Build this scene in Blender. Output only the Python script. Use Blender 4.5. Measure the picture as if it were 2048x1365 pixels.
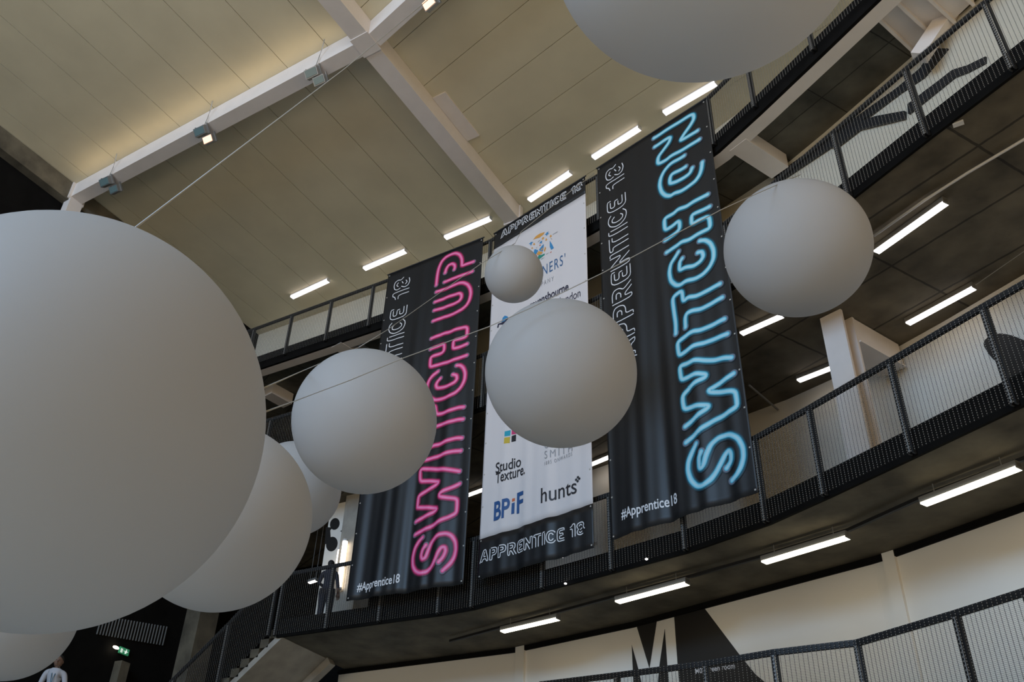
import bpy, math, random
from mathutils import Vector, Matrix
random.seed(7)
S = bpy.context.scene
C = S.collection
for o in list(bpy.data.objects): bpy.data.objects.remove(o)

# ------------------------------------------------------------------ camera
W_, H_ = 2048, 1365
PPX, PPY, FPX = 803.0, 682.0, 1875.0
RM = Matrix(((0.81781987, 0.26318399, 0.5117664),
             (0.56788159, -0.51306431, -0.64364238),
             (0.0931727, 0.81700625, -0.56905153)))
cd = bpy.data.cameras.new('camera'); cam = bpy.data.objects.new('camera', cd); C.objects.link(cam)
cd.sensor_width = 36; cd.lens = FPX / W_ * 36
cd.shift_x = (W_ / 2 - PPX) / W_
cd.shift_y = -(H_ / 2 - PPY) / W_
cd.clip_start = .05; cd.clip_end = 200
cam.matrix_world = RM.to_4x4()
S.camera = cam

# ------------------------------------------------------------------ light and exposure
S.view_settings.view_transform = 'Standard'
S.view_settings.look = 'None'
S.view_settings.gamma = 1
S.view_settings.use_curve_mapping = False
S.view_settings.exposure = 0.0
wd = bpy.data.worlds.new('daylight'); S.world = wd; wd.use_nodes = True
bg = wd.node_tree.nodes['Background']
bg.inputs[1].default_value = .90
wn = wd.node_tree; wt = wn.nodes.new('ShaderNodeTexCoord'); ws = wn.nodes.new('ShaderNodeSeparateXYZ'); wr = wn.nodes.new('ShaderNodeValToRGB')
wn.links.new(wt.outputs['Generated'], ws.inputs[0]); wn.links.new(ws.outputs['Z'], wr.inputs['Fac']); wn.links.new(wr.outputs['Color'], bg.inputs[0])
wr.color_ramp.elements[0].position = 0; wr.color_ramp.elements[0].color = (1.12, .80, .40, 1)      # warm fill light added from below the horizon
wr.color_ramp.elements[1].position = .2; wr.color_ramp.elements[1].color = (.01, .012, .016, 1)     # sky
def area(name, loc, target, sx, sy, power, col):
    l = bpy.data.lights.new(name, 'AREA'); l.shape = 'RECTANGLE'; l.size = sx; l.size_y = sy
    l.energy = power; l.color = col
    o = bpy.data.objects.new(name, l); C.objects.link(o); o.location = loc
    o.rotation_euler = (Vector(target) - Vector(loc)).to_track_quat('-Z', 'Y').to_euler()
    return o
# high daylight from the glazed front of the hall, behind and to the left of the camera
area('window_daylight', (-9, -14.5, 15), (-5, 14, 12), 16, 6, 4300, (.39, .65, 1))
area('added_ceiling_fill', (-6, -15, 2), (-6, 11, 17), 16, 7, 600, (.62, .80, 1))  # low fill light added behind the camera, aimed up at the ceiling

# ------------------------------------------------------------------ helpers
def ray(x, y):
    return RM @ Vector(((x - PPX) / FPX, -(y - PPY) / FPX, -1))
def at_z(x, y, z):
    d = ray(x, y); return d * (z / d.z)
def at_v(x, y, A, B):
    n = Vector((B[1] - A[1], A[0] - B[0])); d = ray(x, y)
    return d * ((n.x * A[0] + n.y * A[1]) / (n.x * d.x + n.y * d.y))

def lin(c):
    return tuple((v / 255 / 12.92 if v / 255 <= .04045 else ((v / 255 + .055) / 1.055) ** 2.4) for v in c) + (1,)
MATS = {}
def mat(name, col, rough=.6, metal=0, noise=0, nscale=3, emit=0, ecol=None, spec=.5, bump=0, detail=4):
    m = bpy.data.materials.new(name); m.use_nodes = True; nt = m.node_tree
    b = nt.nodes['Principled BSDF']
    b.inputs['Roughness'].default_value = rough; b.inputs['Metallic'].default_value = metal
    b.inputs['Specular IOR Level'].default_value = spec
    b.inputs['Base Color'].default_value = (*col, 1)
    if noise or bump:
        tc = nt.nodes.new('ShaderNodeTexCoord'); nz = nt.nodes.new('ShaderNodeTexNoise')
        nz.inputs['Scale'].default_value = nscale; nz.inputs['Detail'].default_value = detail
        nt.links.new(tc.outputs['Object'], nz.inputs['Vector'])
        if noise:
            rp = nt.nodes.new('ShaderNodeValToRGB')
            rp.color_ramp.elements[0].position = .3; rp.color_ramp.elements[1].position = .7
            rp.color_ramp.elements[0].color = (*[max(0, v * (1 - noise)) for v in col], 1)
            rp.color_ramp.elements[1].color = (*[v * (1 + noise) for v in col], 1)
            nt.links.new(nz.outputs['Fac'], rp.inputs['Fac']); nt.links.new(rp.outputs['Color'], b.inputs['Base Color'])
        if bump:
            bp = nt.nodes.new('ShaderNodeBump'); bp.inputs['Strength'].default_value = bump
            bp.inputs['Distance'].default_value = .02
            nt.links.new(nz.outputs['Fac'], bp.inputs['Height']); nt.links.new(bp.outputs['Normal'], b.inputs['Normal'])
    if emit:
        b.inputs['Emission Color'].default_value = (*(ecol or col), 1); b.inputs['Emission Strength'].default_value = emit
    MATS[name] = m; return m
mat('ceiling_board', (.66, .59, .42), .75, noise=.06, nscale=.8)
mat('dark_gap', (.02, .018, .015), .9)
mat('beam_paint', (.76, .695, .645), .55, noise=.03)
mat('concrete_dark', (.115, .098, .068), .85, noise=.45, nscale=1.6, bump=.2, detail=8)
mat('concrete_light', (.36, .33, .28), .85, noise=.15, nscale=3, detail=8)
mat('soffit_board', (.105, .098, .078), .8, noise=.1)
mat('white_wall', (.84, .80, .72), .7, noise=.02, nscale=1)
mat('cream_wall', (.80, .74, .60), .7, noise=.02, nscale=1)
mat('black_paint', (.012, .010, .008), .6)
mat('black_wall', (.007, .0065, .006), .9, noise=.2, spec=.08)
mat('floor_resin', (.62, .57, .48), .5, noise=.1)
mat('black_steel', (.014, .0145, .016), .55, .1)
mat('mesh_wire', (.015, .015, .016), .6)
mat('mesh_steel', (.52, .50, .46), .4, .2)
mat('lacing', (.20, .195, .185), .45, .2)
mat('balloon_white', (.62, .61, .605), .55, noise=.012, nscale=1.2, spec=.3)
nt_ = MATS['balloon_white'].node_tree; pb = nt_.nodes['Principled BSDF']; tr_ = nt_.nodes.new('ShaderNodeBsdfTranslucent'); mx_ = nt_.nodes.new('ShaderNodeMixShader')
tr_.inputs[0].default_value = (.72, .71, .70, 1); mx_.inputs[0].default_value = .45      # thin rubber lets light into the balloon
nt_.links.new(pb.outputs[0], mx_.inputs[1]); nt_.links.new(tr_.outputs[0], mx_.inputs[2])
nt_.links.new(mx_.outputs[0], nt_.nodes['Material Output'].inputs['Surface'])
mat('banner_black', (.0085, .009, .0105), .48, noise=.05, nscale=6, bump=.05, spec=.6)
mat('banner_white', (.73, .69, .69), .6, spec=.3)
mat('print_white', (.80, .80, .82), .5)
mat('print_navy', (.03, .03, .06), .5)
mat('print_black', (.02, .02, .025), .5)
mat('print_blue', (.03, .10, .28), .5)
mat('print_steel_blue', (.05, .14, .30), .5)
mat('print_grey', (.33, .33, .35), .5)
mat('print_orange', (.75, .36, .08), .5)
mat('print_red', (.62, .16, .07), .5)
mat('print_green', (.03, .28, .22), .5)
mat('print_sky', (.05, .27, .55), .5)
mat('print_cyan', (.02, .36, .50), .5)
mat('print_magenta', (.62, .05, .18), .5)
mat('print_yellow', (.60, .45, .05), .5)
mat('dot_grey', (.16, .18, .24), .5)
mat('fitting_white', (.70, .69, .68), .5)
mat('fitting_grey', (.22, .22, .21), .45, .2)
mat('tube_white', (.9, .88, .92), .5, emit=1.7, ecol=(1, .92, .92))
mat('tube_gallery', (.9, .88, .92), .5, emit=4.5, ecol=(1, .93, .88))
mat('tube_warm', (.9, .85, .7), .5, emit=8.0, ecol=(1, .90, .68))
mat('tube_column', (.9, .85, .8), .5, emit=5, ecol=(1, .86, .70))
mat('lamp_metal', (.33, .34, .35), .35, .7)
mat('lamp_glass', (.12, .18, .18), .1, 0, spec=.8)
mat('lamp_lit', (1, .7, .5), .4, emit=2.0, ecol=(1, .40, .24))
mat('wire', (.42, .41, .38), .5, .3)
mat('exit_white', (.8, .9, .8), .5, emit=.5, ecol=(.75, .9, .8))
mat('exit_green', (.05, .35, .18), .5, emit=.12, ecol=(.1, .7, .3))
mat('skin', (.16, .09, .06), .6)
mat('shirt_white', (.42, .42, .45), .8)
mat('cloth_dark', (.02, .022, .035), .85)
mat('hair', (.012, .01, .009), .7)
mat('lanyard', (.05, .15, .22), .6)

# concrete with cast joints
def joint_mat(name, col, scale, ang, wid):
    m = mat(name, col, .85, noise=.5, nscale=1.4, bump=.2, detail=9); nt = m.node_tree
    b = nt.nodes['Principled BSDF']; src = b.inputs['Base Color'].links[0].from_socket
    tc = nt.nodes.new('ShaderNodeTexCoord'); mp = nt.nodes.new('ShaderNodeMapping')
    mp.inputs['Rotation'].default_value = (0, 0, math.radians(ang))
    nz = nt.nodes.new('ShaderNodeTexNoise'); nz.inputs['Scale'].default_value = 5; nz.inputs['Detail'].default_value = 6
    vm = nt.nodes.new('ShaderNodeVectorMath'); vm.operation = 'MULTIPLY_ADD'
    vm.inputs[1].default_value = (.03, .03, 0)
    nt.links.new(tc.outputs['Object'], nz.inputs['Vector']); nt.links.new(nz.outputs['Color'], vm.inputs[0])
    nt.links.new(tc.outputs['Object'], vm.inputs[2]); nt.links.new(vm.outputs[0], mp.inputs['Vector'])
    br = nt.nodes.new('ShaderNodeTexBrick'); br.offset = 0
    br.inputs['Color1'].default_value = (1, 1, 1, 1); br.inputs['Color2'].default_value = (.86, .86, .86, 1)
    br.inputs['Mortar'].default_value = (.28, .27, .26, 1)
    br.inputs['Scale'].default_value = 1; br.inputs['Brick Width'].default_value = scale[0]
    br.inputs['Row Height'].default_value = scale[1]; br.inputs['Mortar Size'].default_value = wid
    nt.links.new(mp.outputs['Vector'], br.inputs['Vector'])
    mx = nt.nodes.new('ShaderNodeMix'); mx.data_type = 'RGBA'; mx.blend_type = 'MULTIPLY'
    mx.inputs['Factor'].default_value = 1
    nt.links.new(src, mx.inputs['A']); nt.links.new(br.outputs['Color'], mx.inputs['B'])
    nt.links.new(mx.outputs['Result'], b.inputs['Base Color'])
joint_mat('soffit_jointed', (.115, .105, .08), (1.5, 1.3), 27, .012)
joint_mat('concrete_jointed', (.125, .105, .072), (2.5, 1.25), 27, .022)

# printed glowing tube: colour runs across the ribbon (uv.x from -1 to 1)
def ribbon_mat(name, stops):
    m = mat(name, (.5, .5, .5), .5); nt = m.node_tree; b = nt.nodes['Principled BSDF']
    uv = nt.nodes.new('ShaderNodeUVMap'); uv.uv_map = 'UVMap'
    sp = nt.nodes.new('ShaderNodeSeparateXYZ'); ab = nt.nodes.new('ShaderNodeMath'); ab.operation = 'ABSOLUTE'
    rp = nt.nodes.new('ShaderNodeValToRGB'); els = rp.color_ramp.elements
    els[0].position, els[0].color = stops[0][0], lin(stops[0][1])
    els[1].position, els[1].color = stops[-1][0], lin(stops[-1][1])
    for p, c in stops[1:-1]:
        e = els.new(p); e.color = lin(c)
    nt.links.new(uv.outputs['UV'], sp.inputs[0]); nt.links.new(sp.outputs['X'], ab.inputs[0])
    nt.links.new(ab.outputs[0], rp.inputs['Fac']); nt.links.new(rp.outputs['Color'], b.inputs['Base Color'])
ribbon_mat('neon_pink', [(0, (252, 158, 205)), (.3, (250, 130, 185)), (.65, (244, 86, 150)), (1, (215, 60, 120))])
ribbon_mat('neon_pink_halo', [(0, (190, 50, 105)), (.55, (178, 46, 98)), (.78, (95, 34, 60)), (1, (29, 29, 32))])
ribbon_mat('neon_blue', [(0, (185, 228, 240)), (.35, (165, 220, 238)), (.7, (112, 204, 228)), (1, (60, 160, 190))])
ribbon_mat('neon_blue_halo', [(0, (40, 130, 155)), (.55, (36, 118, 142)), (.78, (28, 62, 75)), (1, (29, 29, 32))])

class MB:
    def __init__(s): s.v = []; s.f = []; s.uv = []
    def add(s, vs, fs, uvs=None):
        n = len(s.v); s.v += [tuple(v) for v in vs]; s.f += [tuple(i + n for i in f) for f in fs]
        s.uv += uvs if uvs else [(0, 0)] * len(vs); return s
    def hexa(s, b, t):            # two quads, bottom and top, same winding
        return s.add(list(b) + list(t), [(3, 2, 1, 0), (4, 5, 6, 7), (0, 1, 5, 4), (1, 2, 6, 5), (2, 3, 7, 6), (3, 0, 4, 7)])
    def box(s, x0, x1, y0, y1, z0, z1):
        return s.hexa([(x0, y0, z0), (x1, y0, z0), (x1, y1, z0), (x0, y1, z0)], [(x0, y0, z1), (x1, y0, z1), (x1, y1, z1), (x0, y1, z1)])
    def bar(s, p, q, w, h, up=(0, 0, 1)):     # square bar from p to q, w sideways, h along up
        p = Vector(p); q = Vector(q); d = (q - p).normalized(); u = Vector(up)
        if abs(d.dot(u)) > .98: u = Vector((0, 1, 0))
        sd = d.cross(u).normalized(); u = sd.cross(d).normalized(); a = sd * w / 2; b = u * h / 2
        return s.hexa([p - a - b, p + a - b, p + a + b, p - a + b], [q - a - b, q + a - b, q + a + b, q - a + b])
    def obox(s, c, ex, ey, ez, x, y, z):       # centre, unit axes, half sizes
        c = Vector(c); ex = Vector(ex) * x; ey = Vector(ey) * y; ez = Vector(ez) * z
        return s.hexa([c - ex - ey - ez, c + ex - ey - ez, c + ex + ey - ez, c - ex + ey - ez], [c - ex - ey + ez, c + ex - ey + ez, c + ex + ey + ez, c - ex + ey + ez])
    def prism(s, poly, off):                   # 3D polygon pushed along off
        n = len(poly); P = [Vector(p) for p in poly]; o = Vector(off)
        return s.add(P + [p + o for p in P], [tuple(range(n - 1, -1, -1)), tuple(range(n, 2 * n))] + [(i, (i + 1) % n, n + (i + 1) % n, n + i) for i in range(n)])
    def tube(s, pts, r, n=8, cap=True):
        P = [Vector(p) for p in pts]; rings = []; base = len(s.v); vs = []
        for i, p in enumerate(P):
            d = (P[min(i + 1, len(P) - 1)] - P[max(i - 1, 0)]).normalized()
            u = Vector((0, 0, 1)) if abs(d.z) < .9 else Vector((1, 0, 0))
            a = d.cross(u).normalized(); b = a.cross(d); rr = r[i] if isinstance(r, (list, tuple)) else r
            vs += [p + a * rr * math.cos(2 * math.pi * k / n) + b * rr * math.sin(2 * math.pi * k / n) for k in range(n)]
        fs = [(i * n + k, i * n + (k + 1) % n, (i + 1) * n + (k + 1) % n, (i + 1) * n + k) for i in range(len(P) - 1) for k in range(n)]
        if cap: fs += [tuple(range(n - 1, -1, -1)), tuple(range((len(P) - 1) * n, len(P) * n))]
        return s.add(vs, fs)
    def ball(s, c, r, nu=24, nv=12, sc=(1, 1, 1)):
        c = Vector(c); vs = [c + Vector((0, 0, r * sc[2]))]
        for j in range(1, nv):
            t = math.pi * j / nv
            vs += [c + Vector((r * sc[0] * math.sin(t) * math.cos(2 * math.pi * k / nu), r * sc[1] * math.sin(t) * math.sin(2 * math.pi * k / nu), r * sc[2] * math.cos(t))) for k in range(nu)]
        vs.append(c - Vector((0, 0, r * sc[2]))); L = len(vs) - 1
        fs = [(0, 1 + k, 1 + (k + 1) % nu) for k in range(nu)]
        for j in range(nv - 2):
            a = 1 + j * nu; fs += [(a + k, a + nu + k, a + nu + (k + 1) % nu, a + (k + 1) % nu) for k in range(nu)]
        a = 1 + (nv - 2) * nu; fs += [(a + k, L, a + (k + 1) % nu) for k in range(nu)]
        return s.add(vs, fs)
    def build(s, name, m, parent=None, smooth=False, uv=False):
        me = bpy.data.meshes.new(name); q = parent
        while q is not None and '_o' not in q: q = q.parent
        off = Vector(q['_o']) if q is not None else Vector((0, 0, 0))
        me.from_pydata([tuple(Vector(v) - off) for v in s.v], [], s.f)
        if uv:
            ul = me.uv_layers.new(name='UVMap')
            for l in me.loops: ul.data[l.index].uv = s.uv[l.vertex_index]
        me.materials.append(MATS[m] if isinstance(m, str) else m)
        if smooth: me.polygons.foreach_set('use_smooth', [True] * len(me.polygons))
        me.update()
        o = bpy.data.objects.new(name, me); C.objects.link(o)
        if parent: o.parent = parent
        return o
def tag(o, label=None, cat=None, group=None, kind=None):
    if label: o['label'] = label
    if cat: o['category'] = cat
    if group: o['group'] = group
    if kind: o['kind'] = kind
    return o
ROOTS = []
def thing(name, loc, label, cat, group=None):
    o = bpy.data.objects.new(name, None); C.objects.link(o); o.location = loc; o.empty_display_size = .1
    o['_o'] = tuple(loc); ROOTS.append(o)
    return tag(o, label, cat, group)
def struct(name, mb, m, label=None, parent=None, **k):
    o = mb.build(name, m, parent, **k)
    if not parent: o['kind'] = 'structure'
    if label: o['label'] = label
    return o

# ------------------------------------------------------------------ plan and levels (metres above the eye)
Z1, Z2, Z3, Z4, ZC = 3.2, 6.8, 11.45, 15.0, 18.4       # floor levels and ceiling
FEN = [(-22.6, 15.6), (-21.1, 15.6), (-19.6, 15.6), (-18.1, 15.6), (-16.6, 15.6), (-15.1, 15.6), (-13.6, 15.6), (-12.15, 15.6), (-10.65, 15.6),
       (-9.8, 15.53), (-8.0, 15.10), (-6.45, 14.74), (-4.98, 14.37), (-3.5, 13.80), (-2.5, 13.24), (-1.2, 12.47), (.06, 11.71), (1.25, 11.02), (2.6, 10.25), (4.2, 9.3)]
def normals(P):
    N = []
    for i in range(len(P)):
        a = Vector(P[max(i - 1, 0)]); b = Vector(P[min(i + 1, len(P) - 1)]); d = (b - a).normalized(); N.append(Vector((-d.y, d.x)))
    return N
def off(P, d):
    return [(p[0] + n.x * d, p[1] + n.y * d) for p, n in zip(P, normals(P))]
def strip(P, Q, z0, z1):         # slab between two plan lines
    m = MB()
    for i in range(len(P) - 1):
        q = [P[i], P[i + 1], Q[i + 1], Q[i]]
        m.hexa([(x, y, z0) for x, y in q], [(x, y, z1) for x, y in q])
    return m
def wall(P, z0, z1, t=.15): return strip(P, off(P, t), z0, z1)

# ground floor and the dark wall on the left
struct('floor', MB().box(-24, 12, -12, 24, -1.75, -1.6), 'floor_resin')
struct('wall_left', MB().box(-21.1, -20.85, -4, 24, -1.6, ZC + .1), 'black_wall')
struct('wall_back', MB().box(-21, 10, 23.2, 23.4, -1.6, ZC), 'black_wall')
struct('trim_1', MB().box(-20.85, -20.55, 3, 15.4, 17.75, 18.38), 'concrete_dark')

# ceiling boards: two bays either side of the main beam
m = MB(); g = .016
x = -22.52
while x < -10.3:
    m.box(x + g / 2, min(x + 1.27, -9.98) - g / 2, -9, 23, ZC, ZC + .05); x += 1.27
dR = Vector((3.5, -.85)).normalized(); nR = Vector((.85, 3.5)).normalized()
o0 = Vector((-9.98, 12.11 - .045))
for k in range(-17, 10):
    a = o0 + Vector((0, 1.305)) * k; b = a + Vector((0, 1.305 - g))
    L = 22 / dR.x
    q = [a, a + dR * L, b + dR * L, b]
    m.hexa([(p.x, p.y, ZC) for p in q], [(p.x, p.y, ZC + .05) for p in q])
struct('ceiling', m, 'ceiling_board')
struct('ceiling_void', MB().box(-23, 13, -14, 24, ZC + .06, ZC + .2), 'dark_gap')

# slabs
F2 = FEN[5:]; F4 = FEN
ins = .10
def slab(name, P, z0, z1, d, m):
    a = off(P, ins); struct(name, strip(a, off(P, d), z0, z1), m)
P1 = [(-15.3, 17.2), (-11.5, 15.6), (-7.3, 13.75), (-5.9, 13.55), (-4.25, 13.3), (-3.45, 13.15), (-2.4, 13.05), (-1.12, 12.35), (-.37, 11.85), (1.0, 11.0), (3.2, 9.7)]
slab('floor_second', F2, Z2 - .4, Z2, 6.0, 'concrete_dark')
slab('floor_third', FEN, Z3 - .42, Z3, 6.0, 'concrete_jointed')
struct('floor_fourth', strip(off(FEN, .135), off(FEN, 5.0), Z4 - .14, Z4), 'soffit_jointed')
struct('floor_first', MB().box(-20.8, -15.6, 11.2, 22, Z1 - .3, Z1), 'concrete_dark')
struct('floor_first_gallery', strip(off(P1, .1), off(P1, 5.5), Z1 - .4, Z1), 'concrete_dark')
# black edge and grey edge beam under the top gallery
struct('trim_2', strip(off(FEN, .06), off(FEN, .13), Z4 - .5, Z4 - .01), 'black_wall')
struct('trim_3', strip(off(FEN, .131), off(FEN, .42), Z4 - .5, Z4 - .141), 'beam_paint')
struct('trim_5', strip(off(F2, .05), off(F2, .099), Z2 - .42, Z2 - .01), 'black_wall')
struct('trim_6', strip(off(FEN, .05), off(FEN, .099), Z3 - .44, Z3 - .01), 'black_wall')
struct('trim_7', strip(off(P1, .05), off(P1, .099), Z1 - .42, Z1 - .01), 'black_wall')
# walls behind the galleries
W1 = [(-15.3, 18.27), (-10.2, 18.03), (-7.16, 17.32), (-2.43, 15.71), (-2.05, 15.54), (-.19, 14.53), (3.5, 12.4)]
struct('wall_gallery_first', wall(W1, Z1, Z2 - .401), 'white_wall')
W2 = off(FEN[8:], 3.85)
struct('wall_gallery_second', wall(W2, Z2, Z3 - .421), 'white_wall')
W3 = off(FEN[7:], 1.75)
struct('wall_gallery_third', wall(W3, Z3, Z4 - .141), 'cream_wall')
W4 = off(FEN, 2.6)
struct('wall_gallery_fourth', wall(W4, Z4, ZC), 'cream_wall')
struct('wall_gallery_third_left', MB().box(-20.8, -12.5, 20.5, 20.7, Z3, Z4 - .141), 'black_wall')

# roof beams
mb = MB().box(-10.2, -9.76, -9, 16.85, 17.88, 18.395)
t = thing('roof_beam', (-9.98, 4, 18.1), 'long pale steel roof beam running down to the white middle banner', 'beam')
mb.build('girder', 'beam_paint', t)
MB().box(-10.24, -9.72, 16.85, 17.0, 17.84, 18.39).build('end_plate', 'beam_paint', t)
MB().box(-10.23, -9.73, 9.70, 10.26, 17.86, 17.879).build('joint_plate', 'beam_paint', t)
t = thing('roof_beam', (-15, 10, 18.1), 'pale steel cross beam at left carrying the paired floodlights', 'beam')
MB().box(-20.5, -10.205, 9.84, 10.22, 17.88, 18.395).build('girder', 'beam_paint', t)
MB().box(-20.85, -20.5, 9.76, 10.30, 17.80, 18.39).build('end_plate', 'beam_paint', t)
MB().box(-20.75, -20.45, 9.82, 10.24, 16.9, 17.80).build('bracket', 'beam_paint', t)
t = thing('roof_beam', (-8, 9.5, 18.1), 'short pale steel cross beam at top centre, right of the long beam', 'beam')
a = Vector((-9.755, 9.99)); b = a + dR * 14
MB().bar((a.x, a.y, 18.137), (b.x, b.y, 18.137), .40, .514).build('girder', 'beam_paint', t)
# warm linear uplighter along the near edge of the cross beam
area('uplighter', (-15.3, 9.70, 17.95), (-15.3, 8.6, 18.6), 9.6, .12, 13, (1, .76, .46))
# access strip screwed to the ceiling beside the long beam
p0 = at_z(862, 196, ZC); p1 = at_z(925, 274, ZC)
tag(MB().box(-9.755, -9.38, p0.y, p1.y + .15, ZC - .05, ZC - .002).build('cable_tray', 'beam_paint'), 'pale flat strip fixed to the ceiling beside the long roof beam', 'cable tray')

# beams under the top gallery
def joist(px, label, w=.42, L=1.3):
    q = at_z(px[0], px[1], Z4 - .5); e = at_z(px[2], px[3], Z4 - .5); q.z = e.z = Z4 - .33
    r = thing('gallery_joist', tuple(q), label, 'beam', 'joists under the top gallery')
    MB().bar(q, e, w, .36).build('girder', 'beam_paint', r)
joist((1475, 290, 1560, 345), 'pale joist under the top gallery right of the blue lettered banner')
joist((672, 690, 735, 728), 'pale joist under the top gallery left of the pink lettered banner')
joist((535, 790, 575, 812), 'pale joist under the top gallery beside the largest balloon')

# ------------------------------------------------------------------ mesh railings
def railing(P, zb, zr, label, slopes=None, dots=True):
    n = len(P); zo = slopes or [0] * n
    t = thing('mesh_railing', (P[0][0], P[0][1], zb), label, 'railing')
    r = MB()
    for i in range(n - 1):
        r.bar((P[i][0], P[i][1], zr - .04 + zo[i]), (P[i + 1][0], P[i + 1][1], zr - .04 + zo[i + 1]), .05, .08)
    r.build('top_rail', 'black_steel', t)
    N = normals(P)
    for i in range(n):
        p = Vector((P[i][0], P[i][1], 0)); d = Vector((N[i].y, -N[i].x, 0)); nn = Vector((-N[i].x, -N[i].y, 0))
        b = MB()
        for s in (-.03, .03):
            q = p + d * s
            b.obox((q.x, q.y, (zb + zr) / 2 - .02 + zo[i]), d, nn, (0, 0, 1), .012, .03, (zr - zb) / 2 - .02)
        b.build('post', 'black_steel', t)
        b = MB(); q = p + nn * .046
        b.tube([(q.x, q.y, zb + .01 + zo[i]), (q.x, q.y, zr - .1 + zo[i])], .007, 5)
        z = zb + .03 + zo[i]
        while z < zr - .1 + zo[i]:
            b.obox((q.x, q.y, z), d, nn, (0, 0, 1), .016, .01, .01); z += .05
        b.build('lacing_cable', 'lacing', t)
        if i == n - 1: break
        A = Vector((P[i][0], P[i][1], 0)); B = Vector((P[i + 1][0], P[i + 1][1], 0)); D = (B - A); L = D.length; D /= L
        q = Vector((D.y, -D.x, 0)); A = A + q * .05
        dz = (zo[i + 1] - zo[i]) / L
        mw = MB(); ds = MB(); k = max(2, round(L / .06)); st = L / k; H = zr - .01 - zb
        for j in range(k):
            s = (j + .5) * st; c = A + D * s; z0 = zb + zo[i] + dz * s; w = .0028
            mw.add([c - D * w + Vector((0, 0, z0)), c + D * w + Vector((0, 0, z0)), c + q * w * 1.6 + Vector((0, 0, z0)),
                    c - D * w + Vector((0, 0, z0 + H)), c + D * w + Vector((0, 0, z0 + H)), c + q * w * 1.6 + Vector((0, 0, z0 + H))],
                   [(0, 1, 4, 3), (1, 2, 5, 4), (2, 0, 3, 5)])
        rows = int(H / .02)
        for j in range(rows):
            z = (j + .5) * H / rows; a = A + Vector((0, 0, zb + zo[i] + z)); b = a + D * L + Vector((0, 0, dz * L)); w = .0015
            mw.add([a + Vector((0, 0, -w)), a + Vector((0, 0, w)), a + q * w * 2, b + Vector((0, 0, -w)), b + Vector((0, 0, w)), b + q * w * 2],
                   [(0, 1, 4, 3), (1, 2, 5, 4), (2, 0, 3, 5)])
        mp = mw.build('mesh_panel', 'mesh_wire', t)
        if dots:
            rows2 = int(H / .034)
            for j in range(k):
                s = (j + .5) * st
                for l in range(rows2):
                    c = A + D * s + q * .005 + Vector((0, 0, zb + zo[i] + dz * s + (l + .5 + .25 * (j % 2)) * H / rows2)); w = .0065
                    ds.add([c - D * w, c + Vector((0, 0, -w)), c + D * w, c + Vector((0, 0, w)), c + q * .006], [(0, 1, 4), (1, 2, 4), (2, 3, 4), (3, 0, 4)])
            ds.build('crimp', 'mesh_steel', mp)['kind'] = 'stuff'  # pale colour stands in for crimps catching light on the dark mesh
    return t
railing(F2, Z2 - .4, 7.9, 'black mesh railing of the gallery just under the banners, above the row of strip lights')
railing(FEN, Z3 - .42, 12.55, 'black mesh railing of the gallery behind the round white balloon at right')
railing(FEN, Z4 - .36, 16.1, 'mesh railing of the top gallery right under the ceiling, behind the banner tops')
P1r = [(-7.3, 13.72), (-5.93, 13.59), (-4.5, 13.42), (-3.48, 13.2), (-2.41, 13.12), (-1.15, 12.4), (-.38, 11.92), (1.0, 11.1), (2.6, 10.2)]
railing(P1r, Z1 - .4, 4.28, 'black mesh railing along the bottom right, in front of the big letter')

# stair down to the left from the second gallery
SP = [(-19.6, 15.55), (-18.1, 15.55), (-16.6, 15.55), (-15.25, 15.55)]
sl = [-.78 * 4.5, -.78 * 3, -.78 * 1.5, 0]
railing(SP, Z2 - .4, 8.05, 'black mesh balustrade sloping down with the stair at lower left', slopes=sl)
t = thing('stair', (-15.1, 16.4, Z2), 'concrete stair descending left from the gallery with the numeral', 'stair')
m = MB(); n = 18
for i in range(n):
    x1 = -15.1 - i * .26; z1 = Z2 - .2 * (i + 1)
    m.box(x1 - .26, x1, 15.7, 17.3, z1 - .2, z1)
m.build('steps', 'concrete_dark', t)
m = MB(); a = (-15.0, 16.5, Z2 - .36); b = (-15.1 - n * .26, 16.5, Z2 - .36 - n * .2)
m.bar(a, b, 1.6, .14).build('waist_slab', 'concrete_light', t)
m = MB().bar((-14.9, 17.42, Z2 - .42), (-15.1 - n * .26, 17.42, Z2 - .42 - n * .2), .2, .3); m.build('stringer', 'concrete_light', t)

# ------------------------------------------------------------------ strip lights
def strip_light(a, b, label, group, w=.13, h=.10, style='box', tube='tube_white', up=(0, 0, 1), front=None, drop=0):
    a = Vector(a); b = Vector(b); t = thing('strip_light', tuple((a + b) / 2), label, 'light', group)
    u = Vector(up)
    d = (b - a).normalized()
    k = .58 if style == 'box' else .22
    MB().bar(a + u * h * (k + 1) / 2, b + u * h * (k + 1) / 2, w * .85, h * (1 - k), up).build('housing', 'fitting_white' if style == 'box' else 'fitting_grey', t)
    MB().bar(a + d * .012 + u * h * k / 2, b - d * .012 + u * h * k / 2, w, h * k * .98, up).build('diffuser', tube, t)
    for p, s in ((a, 1), (b, -1)): MB().bar(p + u * h * .45, p + d * s * .012 + u * h * .45, w * 1.04, h * .9, up).build('end_cap', 'fitting_white' if style == 'box' else 'fitting_grey', t)
    if drop:
        for f in (.15, .85):
            p = a + (b - a) * f + u * h; MB().tube([p, p + u * drop], .008, 5).build('hanger', 'fitting_grey', t)
    return t
G = 'strip lights in a row on the hall ceiling'
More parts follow.
